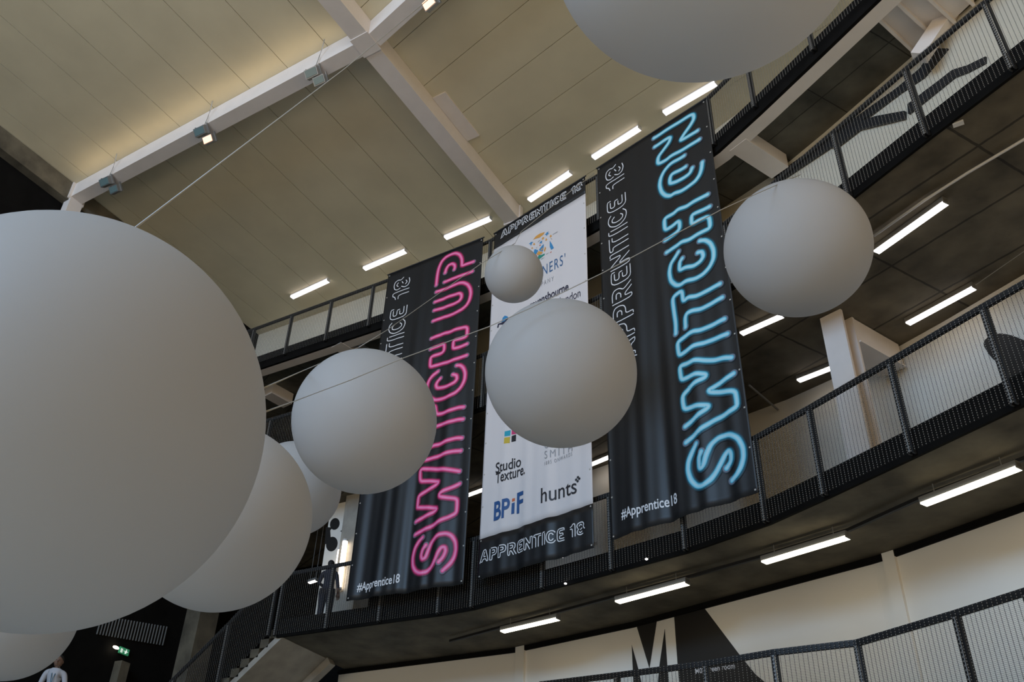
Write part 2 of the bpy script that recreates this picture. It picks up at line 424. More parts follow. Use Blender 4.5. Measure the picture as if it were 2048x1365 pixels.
cl = [((583, 597), (657, 563), 'ceiling strip light at the left end of the ceiling row'),
      ((728, 540), (812, 504), 'ceiling strip light just above the pink lettered banner'),
      ((890, 478), (982, 439), 'ceiling strip light immediately left of the long beam end'),
      ((1058, 403), (1142, 347), 'ceiling strip light just above the white middle banner'),
      ((1186, 318), (1280, 258), 'ceiling strip light above the left part of the blue lettered banner'),
      ((1328, 229), (1433, 168), 'ceiling strip light below the top balloon, at the right end of the row')]
for a, b, l in cl:
    strip_light(at_z(*a, ZC - .12), at_z(*b, ZC - .12), l, G, .145, .118)
G = 'strip lights under the third gallery'
zz = Z3 - .42 - .14
for a, b, l in [((1752, 507), (1893, 407), 'strip light on the concrete soffit touching the right edge of the right balloon'),
                ((1815, 650), (1950, 577), 'strip light on the concrete soffit nearest the right picture edge'),
                ((1482, 670), (1566, 633), 'strip light just under the right balloon beside the blue lettered banner'),
                ((1596, 764), (1668, 736), 'strip light partly behind the pale steel column'),
                ((1170, 936), (1250, 903), 'strip light seen in the gap right of the white banner'),
                ((915, 1000), (975, 978), 'strip light seen in the gap between the pink lettered and white banners')]:
    strip_light(at_z(*a, zz), at_z(*b, zz), l, G, .12, .13, 'grey', 'tube_gallery')
G = 'suspended strip lights under the second gallery'
zz = Z2 - .4 - .26
for a, b, l in [((1004, 1266), (1117, 1240), 'leftmost of the four suspended strip lights under the lowest gallery'),
                ((1234, 1207), (1376, 1169), 'suspended strip light directly above the big white letter'),
                ((1527, 1128), (1697, 1077), 'suspended strip light just left of the white wall pilaster'),
                ((1846, 1012), (2040, 938), 'suspended strip light at the right edge under the lowest gallery')]:
    strip_light(at_z(*a, zz), at_z(*b, zz), l, G, .13, .11, 'grey', 'tube_warm', drop=.14)
# trunking that links them
pts = [at_z(*p, zz + .17) for p in [(900, 1283), (1003, 1255), (1233, 1193), (1376, 1155), (1527, 1113), (1697, 1061), (1846, 994), (2048, 918), (2200, 850)]]
m = MB()
for a, b in zip(pts, pts[1:]): m.bar(a, b, .05, .05)
tag(m.build('cable_trunking', 'black_steel'), 'dark cable trunking linking the suspended strip lights', 'trunking')
# white conduit and a thin cable on the soffit
z3 = Z3 - .42 - .05
tag(MB().tube([at_z(1748, 472, z3), at_z(1850, 400, z3), at_z(1935, 346, z3), at_z(2048, 279, z3), at_z(2500, 0, z3)], .022, 8).build('conduit', 'fitting_white', smooth=True), 'white conduit pipe along the dark concrete soffit at right', 'pipe')
tag(MB().tube([at_z(1950, 571, z3), at_z(2048, 503, z3), at_z(2500, 200, z3)], .006, 5).build('cable', 'wire'), 'thin cable leaving the soffit light near the right edge', 'cable')
tag(MB().tube([at_z(1497, 770, z3), at_z(1556, 820, z3 - .15)], .025, 6).build('conduit', 'fitting_grey'), 'short grey pipe below the soffit right of the blue lettered banner', 'pipe')

for p_, l in (((1131, 1168), 'small white spotlight under the gallery edge below the white banner'), ((1293, 1119), 'small white spotlight under the gallery edge below the blue lettered banner')):
    q = at_z(*p_, Z2 - .43); tag(MB().ball(q, .026, 14, 8, (1, 1, .6)).build('spotlight', 'tube_gallery', smooth=True), l, 'light')
q = at_z(1917, 249, Z3 - .45); tag(MB().box(q.x - .07, q.x + .07, q.y - .04, q.y + .04, q.z, q.z + .03).build('junction_box', 'fitting_white'), 'small pale box on the dark soffit near the right edge', 'junction box')
# ------------------------------------------------------------------ steel column and beam at the right
A0 = at_z(1641, 640, Z3 - .45); A1 = at_z(1680, 621, Z3 - .45)
ex = Vector((A1.x - A0.x, A1.y - A0.y, 0)).normalized(); ey = Vector((-ex.y, ex.x, 0)); w = .21
c = (A0 + A1) / 2
t = thing('steel_column', (c.x, c.y, Z2), 'pale steel column below the right balloon', 'column')
zc, zh = (Z2 + Z3 - .42) / 2, (Z3 - .421 - Z2) / 2
for k in (0, 1):
    q = c + ey * (.03 + .36 * k); MB().obox((q.x, q.y, zc), ex, ey, (0, 0, 1), w, .03, zh).build('flange', 'beam_paint', t)
q = c + ey * .21; MB().obox((q.x, q.y, zc), ex, ey, (0, 0, 1), .02, .15, zh).build('web', 'beam_paint', t)
a = c + ey * .43; b = c + ey * 1.72 + ex * .08; zb = Z3 - .42 - .27
t = thing('gallery_joist', (a.x, a.y, zb), 'pale haunched beam reaching back from the steel column', 'beam')
MB().bar((a.x, a.y, zb), (b.x, b.y, zb), .42, .5).build('girder', 'beam_paint', t)
MB().bar((a.x, a.y, zb - .265), (b.x, b.y, zb - .265), .5, .03).build('flange', 'beam_paint', t)

# pilasters on the wall under the lowest gallery
def pilaster(p0, p1, label, A, B):
    a = at_v(*p0, A, B); b = at_v(*p1, A, B); d = Vector((b.x - a.x, b.y - a.y, 0)).normalized(); n = Vector((-d.y, d.x, 0))
    c = (a + b) / 2 + n * .01; L = (b - a).length / 2
    tag(MB().obox((c.x, c.y, (Z1 + Z2 - .41) / 2), d, n, (0, 0, 1), L, .07, (Z2 - .41 - Z1) / 2).build('pilaster', 'white_wall'), label, 'pilaster')
pilaster((1035, 1276), (1052, 1272), 'slim white pilaster on the wall left of the big letter', W1[1], W1[2])
pilaster((1762, 1085), (1785, 1078), 'slim white pilaster on the wall at lower right', W1[3], W1[4])
m = MB()
for i in range(len(W1) - 1):
    a, b = Vector(W1[i]), Vector(W1[i + 1]); d = (b - a).normalized(); n = Vector((d.y, -d.x)) * .02
    m.bar((a.x + n.x, a.y + n.y, Z2 - .46), (b.x + n.x, b.y + n.y, Z2 - .46), .06, .10)
struct('trim_4', m, 'black_wall')

# ------------------------------------------------------------------ wall graphics
WA, WB = W1[2], W1[3]
dW = (Vector(WB) - Vector(WA)).normalized(); nW = Vector((dW.y, -dW.x, 0))
def gz(x, y, ox, oy, s): return (ox + x / s, oy + y / s)
def wallpoly(mb, pts, A, B, n, e=.004, th=.004):
    P = [at_v(*p, A, B) + n * e for p in pts]
    nn = (P[1] - P[0]).cross(P[2] - P[0]); mb.prism(P, n * th)
z = lambda L: [gz(x, y, 1170, 1170, 5.39) for x, y in L]
m = MB()
for L in ([(545, 405), (785, 341), (697, 905)],
          [(960, 297), (1265, 222), (1670, 760), (1840, 970), (1950, 1060), (2100, 1180), (2200, 1320), (1040, 1320), (1000, 850)],
          [(482, 560), (575, 905), (668, 1320), (510, 1320), (495, 910)],
          [(385, 810), (390, 920), (400, 1320), (205, 1320), (300, 1020), (340, 920)],
          [(862, 480), (888, 860), (925, 1320), (730, 1320), (790, 1051), (805, 870)]):
    wallpoly(m, z(L), WA, WB, nW)
t = tag(m.build('wall_graphic', 'black_paint'), 'big black and white letter M painted on the wall at the bottom', 'wall graphic')

DG = bpy.context.evaluated_depsgraph_get
def text_pts(txt, bold=0, spacing=1.0, shear=0):
    cu = bpy.data.curves.new('t', 'FONT'); cu.body = txt; cu.size = 1; cu.offset = bold; cu.space_character = spacing; cu.shear = shear
    o = bpy.data.objects.new('t', cu); C.objects.link(o); dg = DG(); dg.update()
    me = bpy.data.meshes.new_from_object(o.evaluated_get(dg))
    v = [tuple(p.co)[:2] for p in me.vertices]; f = [tuple(p.vertices) for p in me.polygons]
    bpy.data.objects.remove(o); bpy.data.curves.remove(cu); bpy.data.meshes.remove(me)
    x0 = min(p[0] for p in v); x1 = max(p[0] for p in v)
    return [((p[0] - x0) / (x1 - x0), p[1] / .7) for p in v], f        # x 0..1 over the width, y in cap heights
def wall_text(txt, p0, p1, cap, A, B, n, name, m, parent, bold=0):
    a = at_v(*p0, A, B); b = at_v(*p1, A, B); v, f = text_pts(txt, bold)
    u = b - a; h = at_v(p0[0], p0[1] - cap, A, B).z - a.z
    return MB().add([a + u * x + Vector((0, 0, h * y)) + n * .012 for x, y in v], f).build(name, m, parent)
wall_text('M02 green room', (1392, 1349), (1471, 1337.5), 10.5, WA, WB, nW, 'lettering', 'print_white', t, .01)['label'] = 'small white room name lettering'
wall_text('201', (1184, 1093), (1194, 1091), 7, W2[2], W2[3], Vector((-.27, -.96, 0)), 'door_number', 'print_black', None)
tag(bpy.data.objects['door_number'], 'small black door number 201 on the wall right of the white banner', 'sign')

# black rounded numeral at the right edge, on the wall of the gallery
WA2, WB2 = W2[7], W2[9]
d2 = (Vector(WB2) - Vector(WA2)).normalized(); n2 = Vector((d2.y, -d2.x, 0))
z = lambda L: [gz(x, y, 1950, 640, 9.75) for x, y in L]
m = MB()
num2 = [(190, 470), (215, 410), (260, 360), (330, 310), (420, 285), (520, 278), (620, 288), (740, 315), (860, 358), (960, 400), (1120, 490), (1250, 620), (1330, 800), (1300, 1020), (1200, 1250), (700, 1250), (560, 1030), (520, 1000), (480, 930), (435, 825), (370, 770), (300, 690), (240, 600), (200, 530)]
wallpoly(m, z(num2), WA2, WB2, n2, .02, .01)
tag(m.build('wall_graphic', 'black_paint'), 'black rounded shape painted on the wall behind the mesh at the right edge', 'wall graphic')

# numeral 3 panel, concrete pier and tubes at the left end of the gallery
py = 18.2; A3, B3 = (0, py), (1, py)
q = [at_v(*p, A3, B3) for p in [(655, 1034), (690.5, 1010), (668, 1215), (632, 1215)]]
x0, x1 = q[3].x, q[1].x
struct('wall_numeral', MB().box(x0, x1, py, py + .2, Z2, Z3 - .421), 'white_wall')
z = lambda L: [gz(x, y, 620, 970, 5.457) for x, y in L]
def ell(cx, cy, rx, ry, n=28, rot=0):
    return [(cx + rx * math.cos(2 * math.pi * k / n) + rot * ry * math.sin(2 * math.pi * k / n), cy + ry * math.sin(2 * math.pi * k / n)) for k in range(n)]
m = MB(); nf = Vector((0, -1, 0))
wallpoly(m, z(ell(272, 430, 52, 64, rot=-.12)), A3, B3, nf)
wallpoly(m, z(ell(240, 650, 62, 80, rot=-.12)), A3, B3, nf, .0045)
wallpoly(m, z([(176, 465), (250, 468), (222, 500), (228, 590), (218, 650), (160, 650), (168, 560)]), A3, B3, nf, .005)
wallpoly(m, z([(330, 508), (352, 498), (350, 518)]), A3, B3, nf, .005)
tag(m.build('wall_graphic', 'black_paint'), 'black numeral 3 on the white panel beside the pink lettered banner', 'wall graphic')
a = at_v(690.5, 1011, (0, 17.9), (1, 17.9)); b = at_v(720, 985, (0, 17.9), (1, 17.9))
tag(MB().box(a.x, b.x + .25, 17.9, 18.5, Z2, Z3 - .421).build('concrete_pier', 'concrete_light'), 'rough concrete pier between the numeral panel and the pink lettered banner', 'column')
def vtube(p0, p1, yy, label, w):
    a = at_v(*p0, (0, yy), (1, yy)); b = at_v(*p1, (0, yy), (1, yy)); t = thing('tube_light', tuple(b), label, 'light', 'upright tube lights on the pier')
    MB().tube([(b.x, b.y, b.z), (b.x, b.y, a.z)], w, 10).build('tube', 'tube_column', t, True)
    for zz_ in (b.z - .05, a.z): MB().tube([(b.x, b.y, zz_), (b.x, b.y, zz_ + .05)], w * 1.05, 10).build('end_cap', 'fitting_white', t)
    MB().bar((b.x, yy + w + .02, (a.z + b.z) / 2), (b.x, 17.93 if yy < 17.9 else 18.22, (a.z + b.z) / 2), .05, .05).build('bracket', 'fitting_grey', t)
vtube((690, 1084), (678, 1176), 17.78, 'larger upright glowing tube on the concrete pier', .07)
vtube((677, 1101), (672, 1150), 17.98, 'slimmer upright glowing tube beside the numeral panel', .045)
a = at_v(617, 1168, (0, 19), (1, 19)); b = at_v(633, 1163, (0, 19), (1, 19))
strip_light(a, b, 'small glowing light seen through the mesh left of the numeral panel', None, .1, .1, 'grey', 'tube_gallery', drop=Z3 - .42 - a.z - .1)
zz = 8.3
a = at_v(1096, 1120, (0, 18.0), (1, 18.0)); b = at_v(1127, 1114, (0, 18.0), (1, 18.0)); b.z = a.z
strip_light(a, b, 'short strip light visible just beneath the white banner', None, .07, .07, 'box')

# dark stair stringers on the wall of the third gallery
WA3, WB3 = W3[6], W3[8]
d3 = (Vector(WB3) - Vector(WA3)).normalized(); n3 = Vector((d3.y, -d3.x, 0))
z = lambda L: [gz(x, y, 1640, 100, 6.827) for x, y in L]
t = thing('stair_flight', tuple(at_v(1700, 260, WA3, WB3)), 'dark stair stringers against the pale wall behind the upper right mesh', 'stair')
for L in ([(-560, 1830), (160, 1340), (650, 950), (1110, 610), (1450, 390), (1780, 0), (1580, 0), (1400, 270), (1080, 540), (600, 880), (100, 1250), (-600, 1740)],
          [(250, 1340), (570, 1100), (1190, 955), (1190, 850), (800, 920), (560, 1000), (160, 1340)],
          [(1240, 890), (1880, 390), (2048, 330), (2300, 200), (2300, 110), (2048, 230), (1850, 290), (1230, 760)]):
    mm = MB(); wallpoly(mm, z(L), WA3, WB3, n3, .01, .06); mm.build('stringer', 'black_steel', t)

# pale ribbed deck and sloping strut at the top right
t = thing('stair_soffit', tuple(at_z(1800, 60, Z4)), 'pale ribbed underside of the upper stair at top right', 'stair')
q = [at_z(*p, Z4 - .25) for p in [(1742, 28), (1832, 112), (1990, -40), (1880, -140)]]
MB().prism(q, (0, 0, .12)).build('deck', 'beam_paint', t)
for f in (.03, .27, .5, .73):
    a = q[0] + (q[3] - q[0]) * f; b = q[1] + (q[2] - q[1]) * f
    MB().bar(a - Vector((0, 0, .06)), b - Vector((0, 0, .06)), .05, .12).build('rib', 'beam_paint', t)
a = at_z(1838, 116, 14.1); b = at_z(1935, -30, 15.4)
tag(MB().bar(a, b, .24, .24).build('sloping_strut', 'beam_paint'), 'pale sloping steel strut at the top right corner', 'strut')

# ------------------------------------------------------------------ banners
class Banner:
    def __init__(s, A, B, zt, zb, ph, amp, rise=0):
        s.A = Vector((*A, 0)); s.B = Vector((*B, 0)); s.ph, s.amp = ph, amp
        d = (s.B - s.A).normalized(); n = Vector((d.y, -d.x, 0)); sh = .13
        f = 1 - sh / abs(n.dot(s.A)); s.A *= f; s.B *= f; s.zt, s.zb, s.rise = zt * f, zb * f, rise
        s.d = (s.B - s.A); s.w = s.d.length; s.d /= s.w; s.n = Vector((s.d.y, -s.d.x, 0)); s.h = zt - zb
    def uv(s, x, y):
        p = at_v(x, y, s.A, s.B); u = (p - s.A).dot(s.d); r = s.rise * u / s.w
        return (u, (s.zt - p.z + r) / (1 + r / s.h))
    def fold(s, u, v):
        g = max(0, min(1, v / s.h)); a = s.amp * (.12 + 1.0 * g ** 1.4); e = math.sin(math.pi * max(0, min(1, u / s.w)))
        return a * (math.sin(u * 5.2 + s.ph + .25 * v) + .55 * math.sin(u * 11.3 + 2.1 * s.ph - .18 * v) + .28 * math.sin(u * 21 + s.ph * 3 + .3 * v)) * (.45 + .55 * e) * .7
    def P(s, u, v, e=0):
        return s.A + s.d * u + Vector((0, 0, s.zt - v + s.rise * u / s.w * (1 - v / s.h))) + s.n * (s.fold(u, v) + e)
    def cloth(s, root, bands):
        nu = 72
        for name, v0, v1, m in bands:
            nv = max(4, int((v1 - v0) / .14)); mb = MB()
            vs = [s.P(s.w * i / nu, v0 + (v1 - v0) * j / nv) for j in range(nv + 1) for i in range(nu + 1)]
            fs = [(j * (nu + 1) + i, (j + 1) * (nu + 1) + i, (j + 1) * (nu + 1) + i + 1, j * (nu + 1) + i + 1) for j in range(nv) for i in range(nu)]
            o = mb.add(vs, fs).build(name, m, root, True)
            md = o.modifiers.new('thickness', 'SOLIDIFY'); md.thickness = .004; md.offset = -1
        for k in range(13):
            for u in (.05, s.w - .05):
                p = s.P(u, .06 + k * (s.h - .12) / 12, .003); MB().obox(p, s.d, s.n, (0, 0, 1), .014, .004, .014).build('eyelet', 'mesh_steel', root)
        m = MB(); a = s.P(-.03, 0); b = s.P(s.w + .03, 0); m.tube([(a.x, a.y, s.zt + .01), (b.x, b.y, s.zt + s.rise + .01)], .018, 6); m.build('hanging_rod', 'black_steel', root)
    def ribbon(s, mb, pts, hw, e, cap=True):
        # resample
        R = [pts[0]]
        for p, q in zip(pts, pts[1:]):
            L = math.dist(p, q); k = max(1, math.ceil(L / .09))
            R += [(p[0] + (q[0] - p[0]) * i / k, p[1] + (q[1] - p[1]) * i / k) for i in range(1, k + 1)]
        vs = []; uvs = []; n = len(R)
        T = []
        for i in range(n):
            a = R[max(i - 1, 0)]; b = R[min(i + 1, n - 1)]; d = (b[0] - a[0], b[1] - a[1]); l = math.hypot(*d) or 1; T.append((d[0] / l, d[1] / l))
        seq = []
        if cap:
            for k in range(1, 5):
                an = math.pi / 2 * k / 5; seq.append((R[0], T[0], -hw * math.cos(an), math.sin(an)))
        seq += [(R[i], T[i], 0, 1) for i in range(n)]
        if cap:
            for k in range(4, 0, -1):
                an = math.pi / 2 * k / 5; seq.append((R[-1], T[-1], hw * math.cos(an), math.sin(an)))
        for p, t_, sh, f in seq:
            for x in (-1, -.5, 0, .5, 1):
                u = p[0] + t_[0] * sh - t_[1] * hw * f * x; v = p[1] + t_[1] * sh + t_[0] * hw * f * x
                vs.append(s.P(u, v, e)); uvs.append((math.hypot(x * f, sh / hw) if sh else abs(x), 0))
        fs = [(i * 5 + k, i * 5 + k + 1, (i + 1) * 5 + k + 1, (i + 1) * 5 + k) for i in range(len(seq) - 1) for k in range(4)]
        mb.add(vs, fs, uvs)
    def disc(s, mb, c, r, e):
        vs = [s.P(c[0], c[1], e)] + [s.P(c[0] + r * math.cos(2 * math.pi * k / 20), c[1] + r * math.sin(2 * math.pi * k / 20), e) for k in range(20)]
        mb.add(vs, [(0, 1 + k, 1 + (k + 1) % 20) for k in range(20)])
    def poly(s, mb, px, e=.005):
        P = [s.uv(*p) for p in px]; mb.add([s.P(u, v, e) for u, v in P], [tuple(range(len(P)))])
    def text(s, root, txt, p0, p1, cap, name, m, bold=0, spacing=1, shear=0, e=.007, direct=None):
        a = s.uv(*p0); b = s.uv(*p1); v, f = text_pts(txt, bold, spacing, shear)
        d = (b[0] - a[0], b[1] - a[1]); L = math.hypot(*d); d = (d[0] / L, d[1] / L); h = cap
        # text along d, up direction is vertical
        vs = [(a[0] + d[0] * L * x, a[1] + d[1] * L * x - h * y) for x, y in v]
        return MB().add([s.P(u, w_, e) for u, w_ in vs], f).build(name, m, root)
def smooth(pts, it=2):
    for _ in range(it):
        out = [pts[0]]
        for p, q in zip(pts, pts[1:]):
            out += [(p[0] * .8 + q[0] * .2, p[1] * .8 + q[1] * .2), (p[0] * .2 + q[0] * .8, p[1] * .2 + q[1] * .8)]
        out.append(pts[-1]); pts = out
    return pts
GL = {
 'A': (.82, [[(0, -.04), (.3, 1), (.52, 1)], [(.56, .93), (.82, 0), (.64, 0), (.57, .22), (.29, .22), (.22, .02), (.12, .02)], [(.43, .8), (.33, .42), (.52, .42)]]),
 'P': (.68, [[(0, 0), (0, .9)], [(.1, 1), (.45, 1), (.62, .9), (.66, .68), (.6, .47), (.45, .37), (.2, .37), (.2, 0), (.08, -.02)], [(.22, .8), (.4, .8), (.45, .68), (.38, .57), (.22, .57)]]),
 'R': (.72, [[(0, 1), (0, 0), (.18, 0), (.18, .35), (.3, .35), (.5, 0)], [(.12, 1), (.45, 1), (.62, .88), (.63, .62), (.48, .42), (.72, .02)], [(.2, .8), (.4, .8), (.44, .68), (.36, .57), (.2, .57)]]),
 'E': (.6, [[(.6, .82), (.6, 1), (0, 1), (0, 0), (.6, 0)], [(.5, .83), (.2, .83), (.2, .6), (.5, .6), (.5, .44)], [(.4, .42), (.2, .42), (.2, .18), (.58, .18)]]),
 'N': (.75, [[(0, 1), (0, 0), (.19, 0), (.19, .65), (.5, 0)], [(.15, 1), (.54, .35), (.54, 1)], [(.62, 1), (.75, 1), (.75, 0)]]),
 'T': (.66, [[(.2, 0), (.2, .82), (0, .82), (0, 1), (.64, 1)], [(.64, .84), (.42, .84), (.42, 0)]]),
 'I': (.22, [[(0, 0), (0, 1), (.2, 1)], [(.22, .88), (.22, 0)]]),
 'C': (.68, [[(.64, .84), (.52, .97), (.33, 1), (.12, .9), (0, .65), (0, .35), (.12, .1), (.33, 0), (.52, .02), (.66, .17)], [(.5, .66), (.4, .79), (.27, .78), (.2, .62), (.2, .38), (.27, .22), (.4, .2), (.5, .32)]]),
 '1': (.42, [[(0, .8), (.16, .86), (.22, 1), (.42, 1), (.42, 0)], [(0, .64), (.2, .64), (.2, 0)]]),
 '8': (.65, [[(.06, .58), (0, .75), (.08, .93), (.3, 1), (.52, .95), (.6, .76), (.54, .58), (.65, .42)], [(.14, .5), (.02, .3), (.08, .08), (.3, 0), (.5, .06)], [(.2, .72), (.3, .84), (.42, .74)], [(.42, .5), (.3, .42)], [(.2, .26), (.3, .16), (.42, .25)]]),
 ' ': (.32, [])}
def outline_word(bn, root, p0, p1, hp, vertical, hw=.012, name='outline_letter'):
    txt = 'APPRENTICE 18'; tot = sum(GL[c][0] + .13 for c in txt) - .13
    a = p0 if vertical else bn.uv(*p0); b = p1 if vertical else bn.uv(*p1); L = math.dist(a, b); sx = L / tot
    q0, q1 = bn.uv(*hp[0]), bn.uv(*hp[1]); h = abs(q0[0] - q1[0]) if vertical else abs(q0[1] - q1[1]); print('cap', h, L)
    dx = ((b[0] - a[0]) / L, (b[1] - a[1]) / L); upv = (-1, 0) if vertical else (0, -1)
    x = 0
    for ch in txt:
        m = MB()
        for st in GL[ch][1]:
            P = [(a[0] + dx[0] * (x + px) * sx + upv[0] * h * py_, a[1] + dx[1] * (x + px) * sx + upv[1] * h * py_) for px, py_ in st]
            bn.ribbon(m, smooth(P, 2), hw, .007)
        x += GL[ch][0] + .13
        if ch != ' ': m.build(name, 'print_white', root)
def neon(bn, root, strokes, colour, counts, hw=.045):
    k = 0; it = iter(strokes)
    for cnt in counts:                       # one printed letter at a time
        me = None; parts = [MB(), MB(), MB()]
        for _ in range(cnt):
            ox, oy, sc, pts, ends = next(it)
            P = smooth([bn.uv(*gz(x, y, ox, oy, sc)) for x, y in pts], 2); k += 1
            bn.ribbon(parts[0], P, hw * 1.9, .0055 + .0001 * k); bn.ribbon(parts[2], P, hw, .012 + .0001 * k)
            for i in ends: bn.disc(parts[1], P[i], hw * 1.5, .0095 + .0001 * k)
        m = MB(); mi = []
        for q, p in enumerate(parts):
            m.add(p.v, p.f, p.uv); mi += [q] * len(p.f)
        o = m.build('printed_letter', 'neon_' + colour + '_halo', root, uv=True)
        o.data.materials.append(MATS['dot_grey']); o.data.materials.append(MATS['neon_' + colour])
        o.data.polygons.foreach_set('material_index', mi)
E2 = (0, -1)
def conv(s0, s1, pts):            # points traced in one crop brought to another
    return [((s0[0] + x / s0[2] - s1[0]) * s1[2], (s0[1] + y / s0[2] - s1[1]) * s1[2]) for x, y in pts]

# left banner, pink
BR = Banner((-6.44, 14.70), (-3.57, 13.885), 16.26, 7.05, 2.2, .042, -.08)
BRv = lambda x, y: BR.uv(x, y)[1]
BL = Banner((-12.94, 15.38), (-9.95, 15.40), 16.03, 6.95, .6, .05, .10)
t = thing('banner', (-11.45, 15.38, 6.95), 'tall black banner with pink glowing lettering SWITCH UP', 'banner', 'banners hanging from the top gallery')
BL.cloth(t, [('cloth', 0, BL.h, 'banner_black')])
c1 = (840, 490, 6.829); c2 = (830, 650, 6.829); c3 = (810, 820, 6.827); c4 = (800, 960, 6.5)
W_a = [(745, 840), (620, 825), (480, 820), (240, 805), (205, 830), (205, 980), (300, 975), (470, 985), (460, 1010), (350, 1080), (210, 1160), (180, 1190), (165, 1330)] + conv(c4, c3, [(230, 362), (350, 365), (490, 375), (470, 410), (350, 470), (200, 545)])
pink = [(*c1, [(225, 555), (240, 420), (260, 320), (300, 230), (360, 165), (430, 130), (490, 115), (545, 135), (575, 190), (578, 250), (575, 292), (640, 265), (735, 235)], E2),
        (*c1, [(345, 385), (360, 330), (390, 280), (440, 258), (475, 275), (480, 310), (470, 340)], E2),
        (*c1, [(335, 510), (420, 475), (560, 425), (720, 368)], E2),
        (*c1, [(225, 648), (330, 610), (450, 560), (540, 525), (600, 520), (655, 545), (690, 600), (700, 670), (680, 760), (640, 830), (570, 890), (480, 940), (380, 975), (330, 985), (260, 1015), (180, 1045)], E2),
        (*c1, [(205, 785), (300, 750), (380, 710), (480, 685), (545, 665), (572, 685), (570, 730), (540, 775), (470, 810), (370, 840), (300, 870), (195, 900)], E2),
        (*c2, [(225, 190), (320, 150), (400, 115), (470, 105), (570, 65), (720, 25), (715, 140), (690, 175), (550, 215), (530, 240), (525, 335), (600, 315), (715, 265)], E2),
        (*c2, [(215, 335), (300, 300), (375, 265), (400, 270), (400, 345), (370, 385), (260, 425), (215, 450), (205, 585), (300, 550), (390, 525), (470, 510), (560, 475), (710, 420)], E2),
        (*c2, [(315, 635), (250, 690), (200, 750), (170, 820), (165, 900), (190, 980), (260, 1028), (350, 1020), (450, 990), (550, 940), (630, 860), (680, 760), (690, 660), (665, 590), (620, 555), (575, 562)], E2),
        (*c2, [(350, 730), (310, 770), (285, 820), (300, 865), (370, 860), (460, 840), (540, 800), (580, 750), (575, 695), (525, 688)], E2),
        (*c2, [(670, 1125), (590, 1135), (480, 1180), (380, 1215), (290, 1225), (275, 1090), (130, 1150), (110, 1200), (100, 1420), (95, 1560)], E2),
        (*c2, [(660, 1290), (580, 1300), (450, 1345), (330, 1375), (250, 1410), (230, 1500), (230, 1540)], E2),
        (*c3, [(780, 385), (700, 390), (600, 425), (480, 475), (390, 490), (230, 560), (200, 600), (195, 710), (310, 680), (480, 635), (640, 575), (765, 560)], E2),
        (*c3, W_a, E2),
        (*c4, [(775, 50), (700, 95), (590, 145), (520, 195), (530, 235), (620, 240), (740, 245), (740, 330), (730, 430), (640, 490), (560, 525), (420, 610), (300, 660), (190, 715)], E2),
        (*c4, [(300, 755), (250, 800), (190, 890), (157, 1010), (160, 1120), (200, 1190), (270, 1225), (350, 1205), (420, 1140), (470, 1050), (510, 950), (550, 885), (590, 880), (600, 930), (570, 1010), (515, 1080)], E2),
        (*c4, [(345, 855), (300, 920), (280, 1000), (300, 1045), (340, 1020), (370, 930), (415, 820), (500, 730), (600, 700), (670, 725), (715, 800), (722, 900), (700, 1000), (650, 1090), (560, 1190)], E2)]
neon(BL, t, pink, 'pink', (3, 2, 2, 2, 2, 1, 2, 2), .046)
fr = (BRv(1256, 471) - BRv(1246, 320)) / (BRv(1273.5, 712) - BRv(1246, 320))
u_ = BL.uv(821.2, 550); w_ = BL.uv(805, 688.6)
outline_word(BL, t, (u_[0], u_[1] + (w_[1] - u_[1]) / fr), u_, ((780.9, 632.2), (812.9, 621.8)), True)
BL.text(t, '#Apprentice18', (713, 1183), (799, 1166), .19, 'hashtag_lettering', 'print_white', .014)

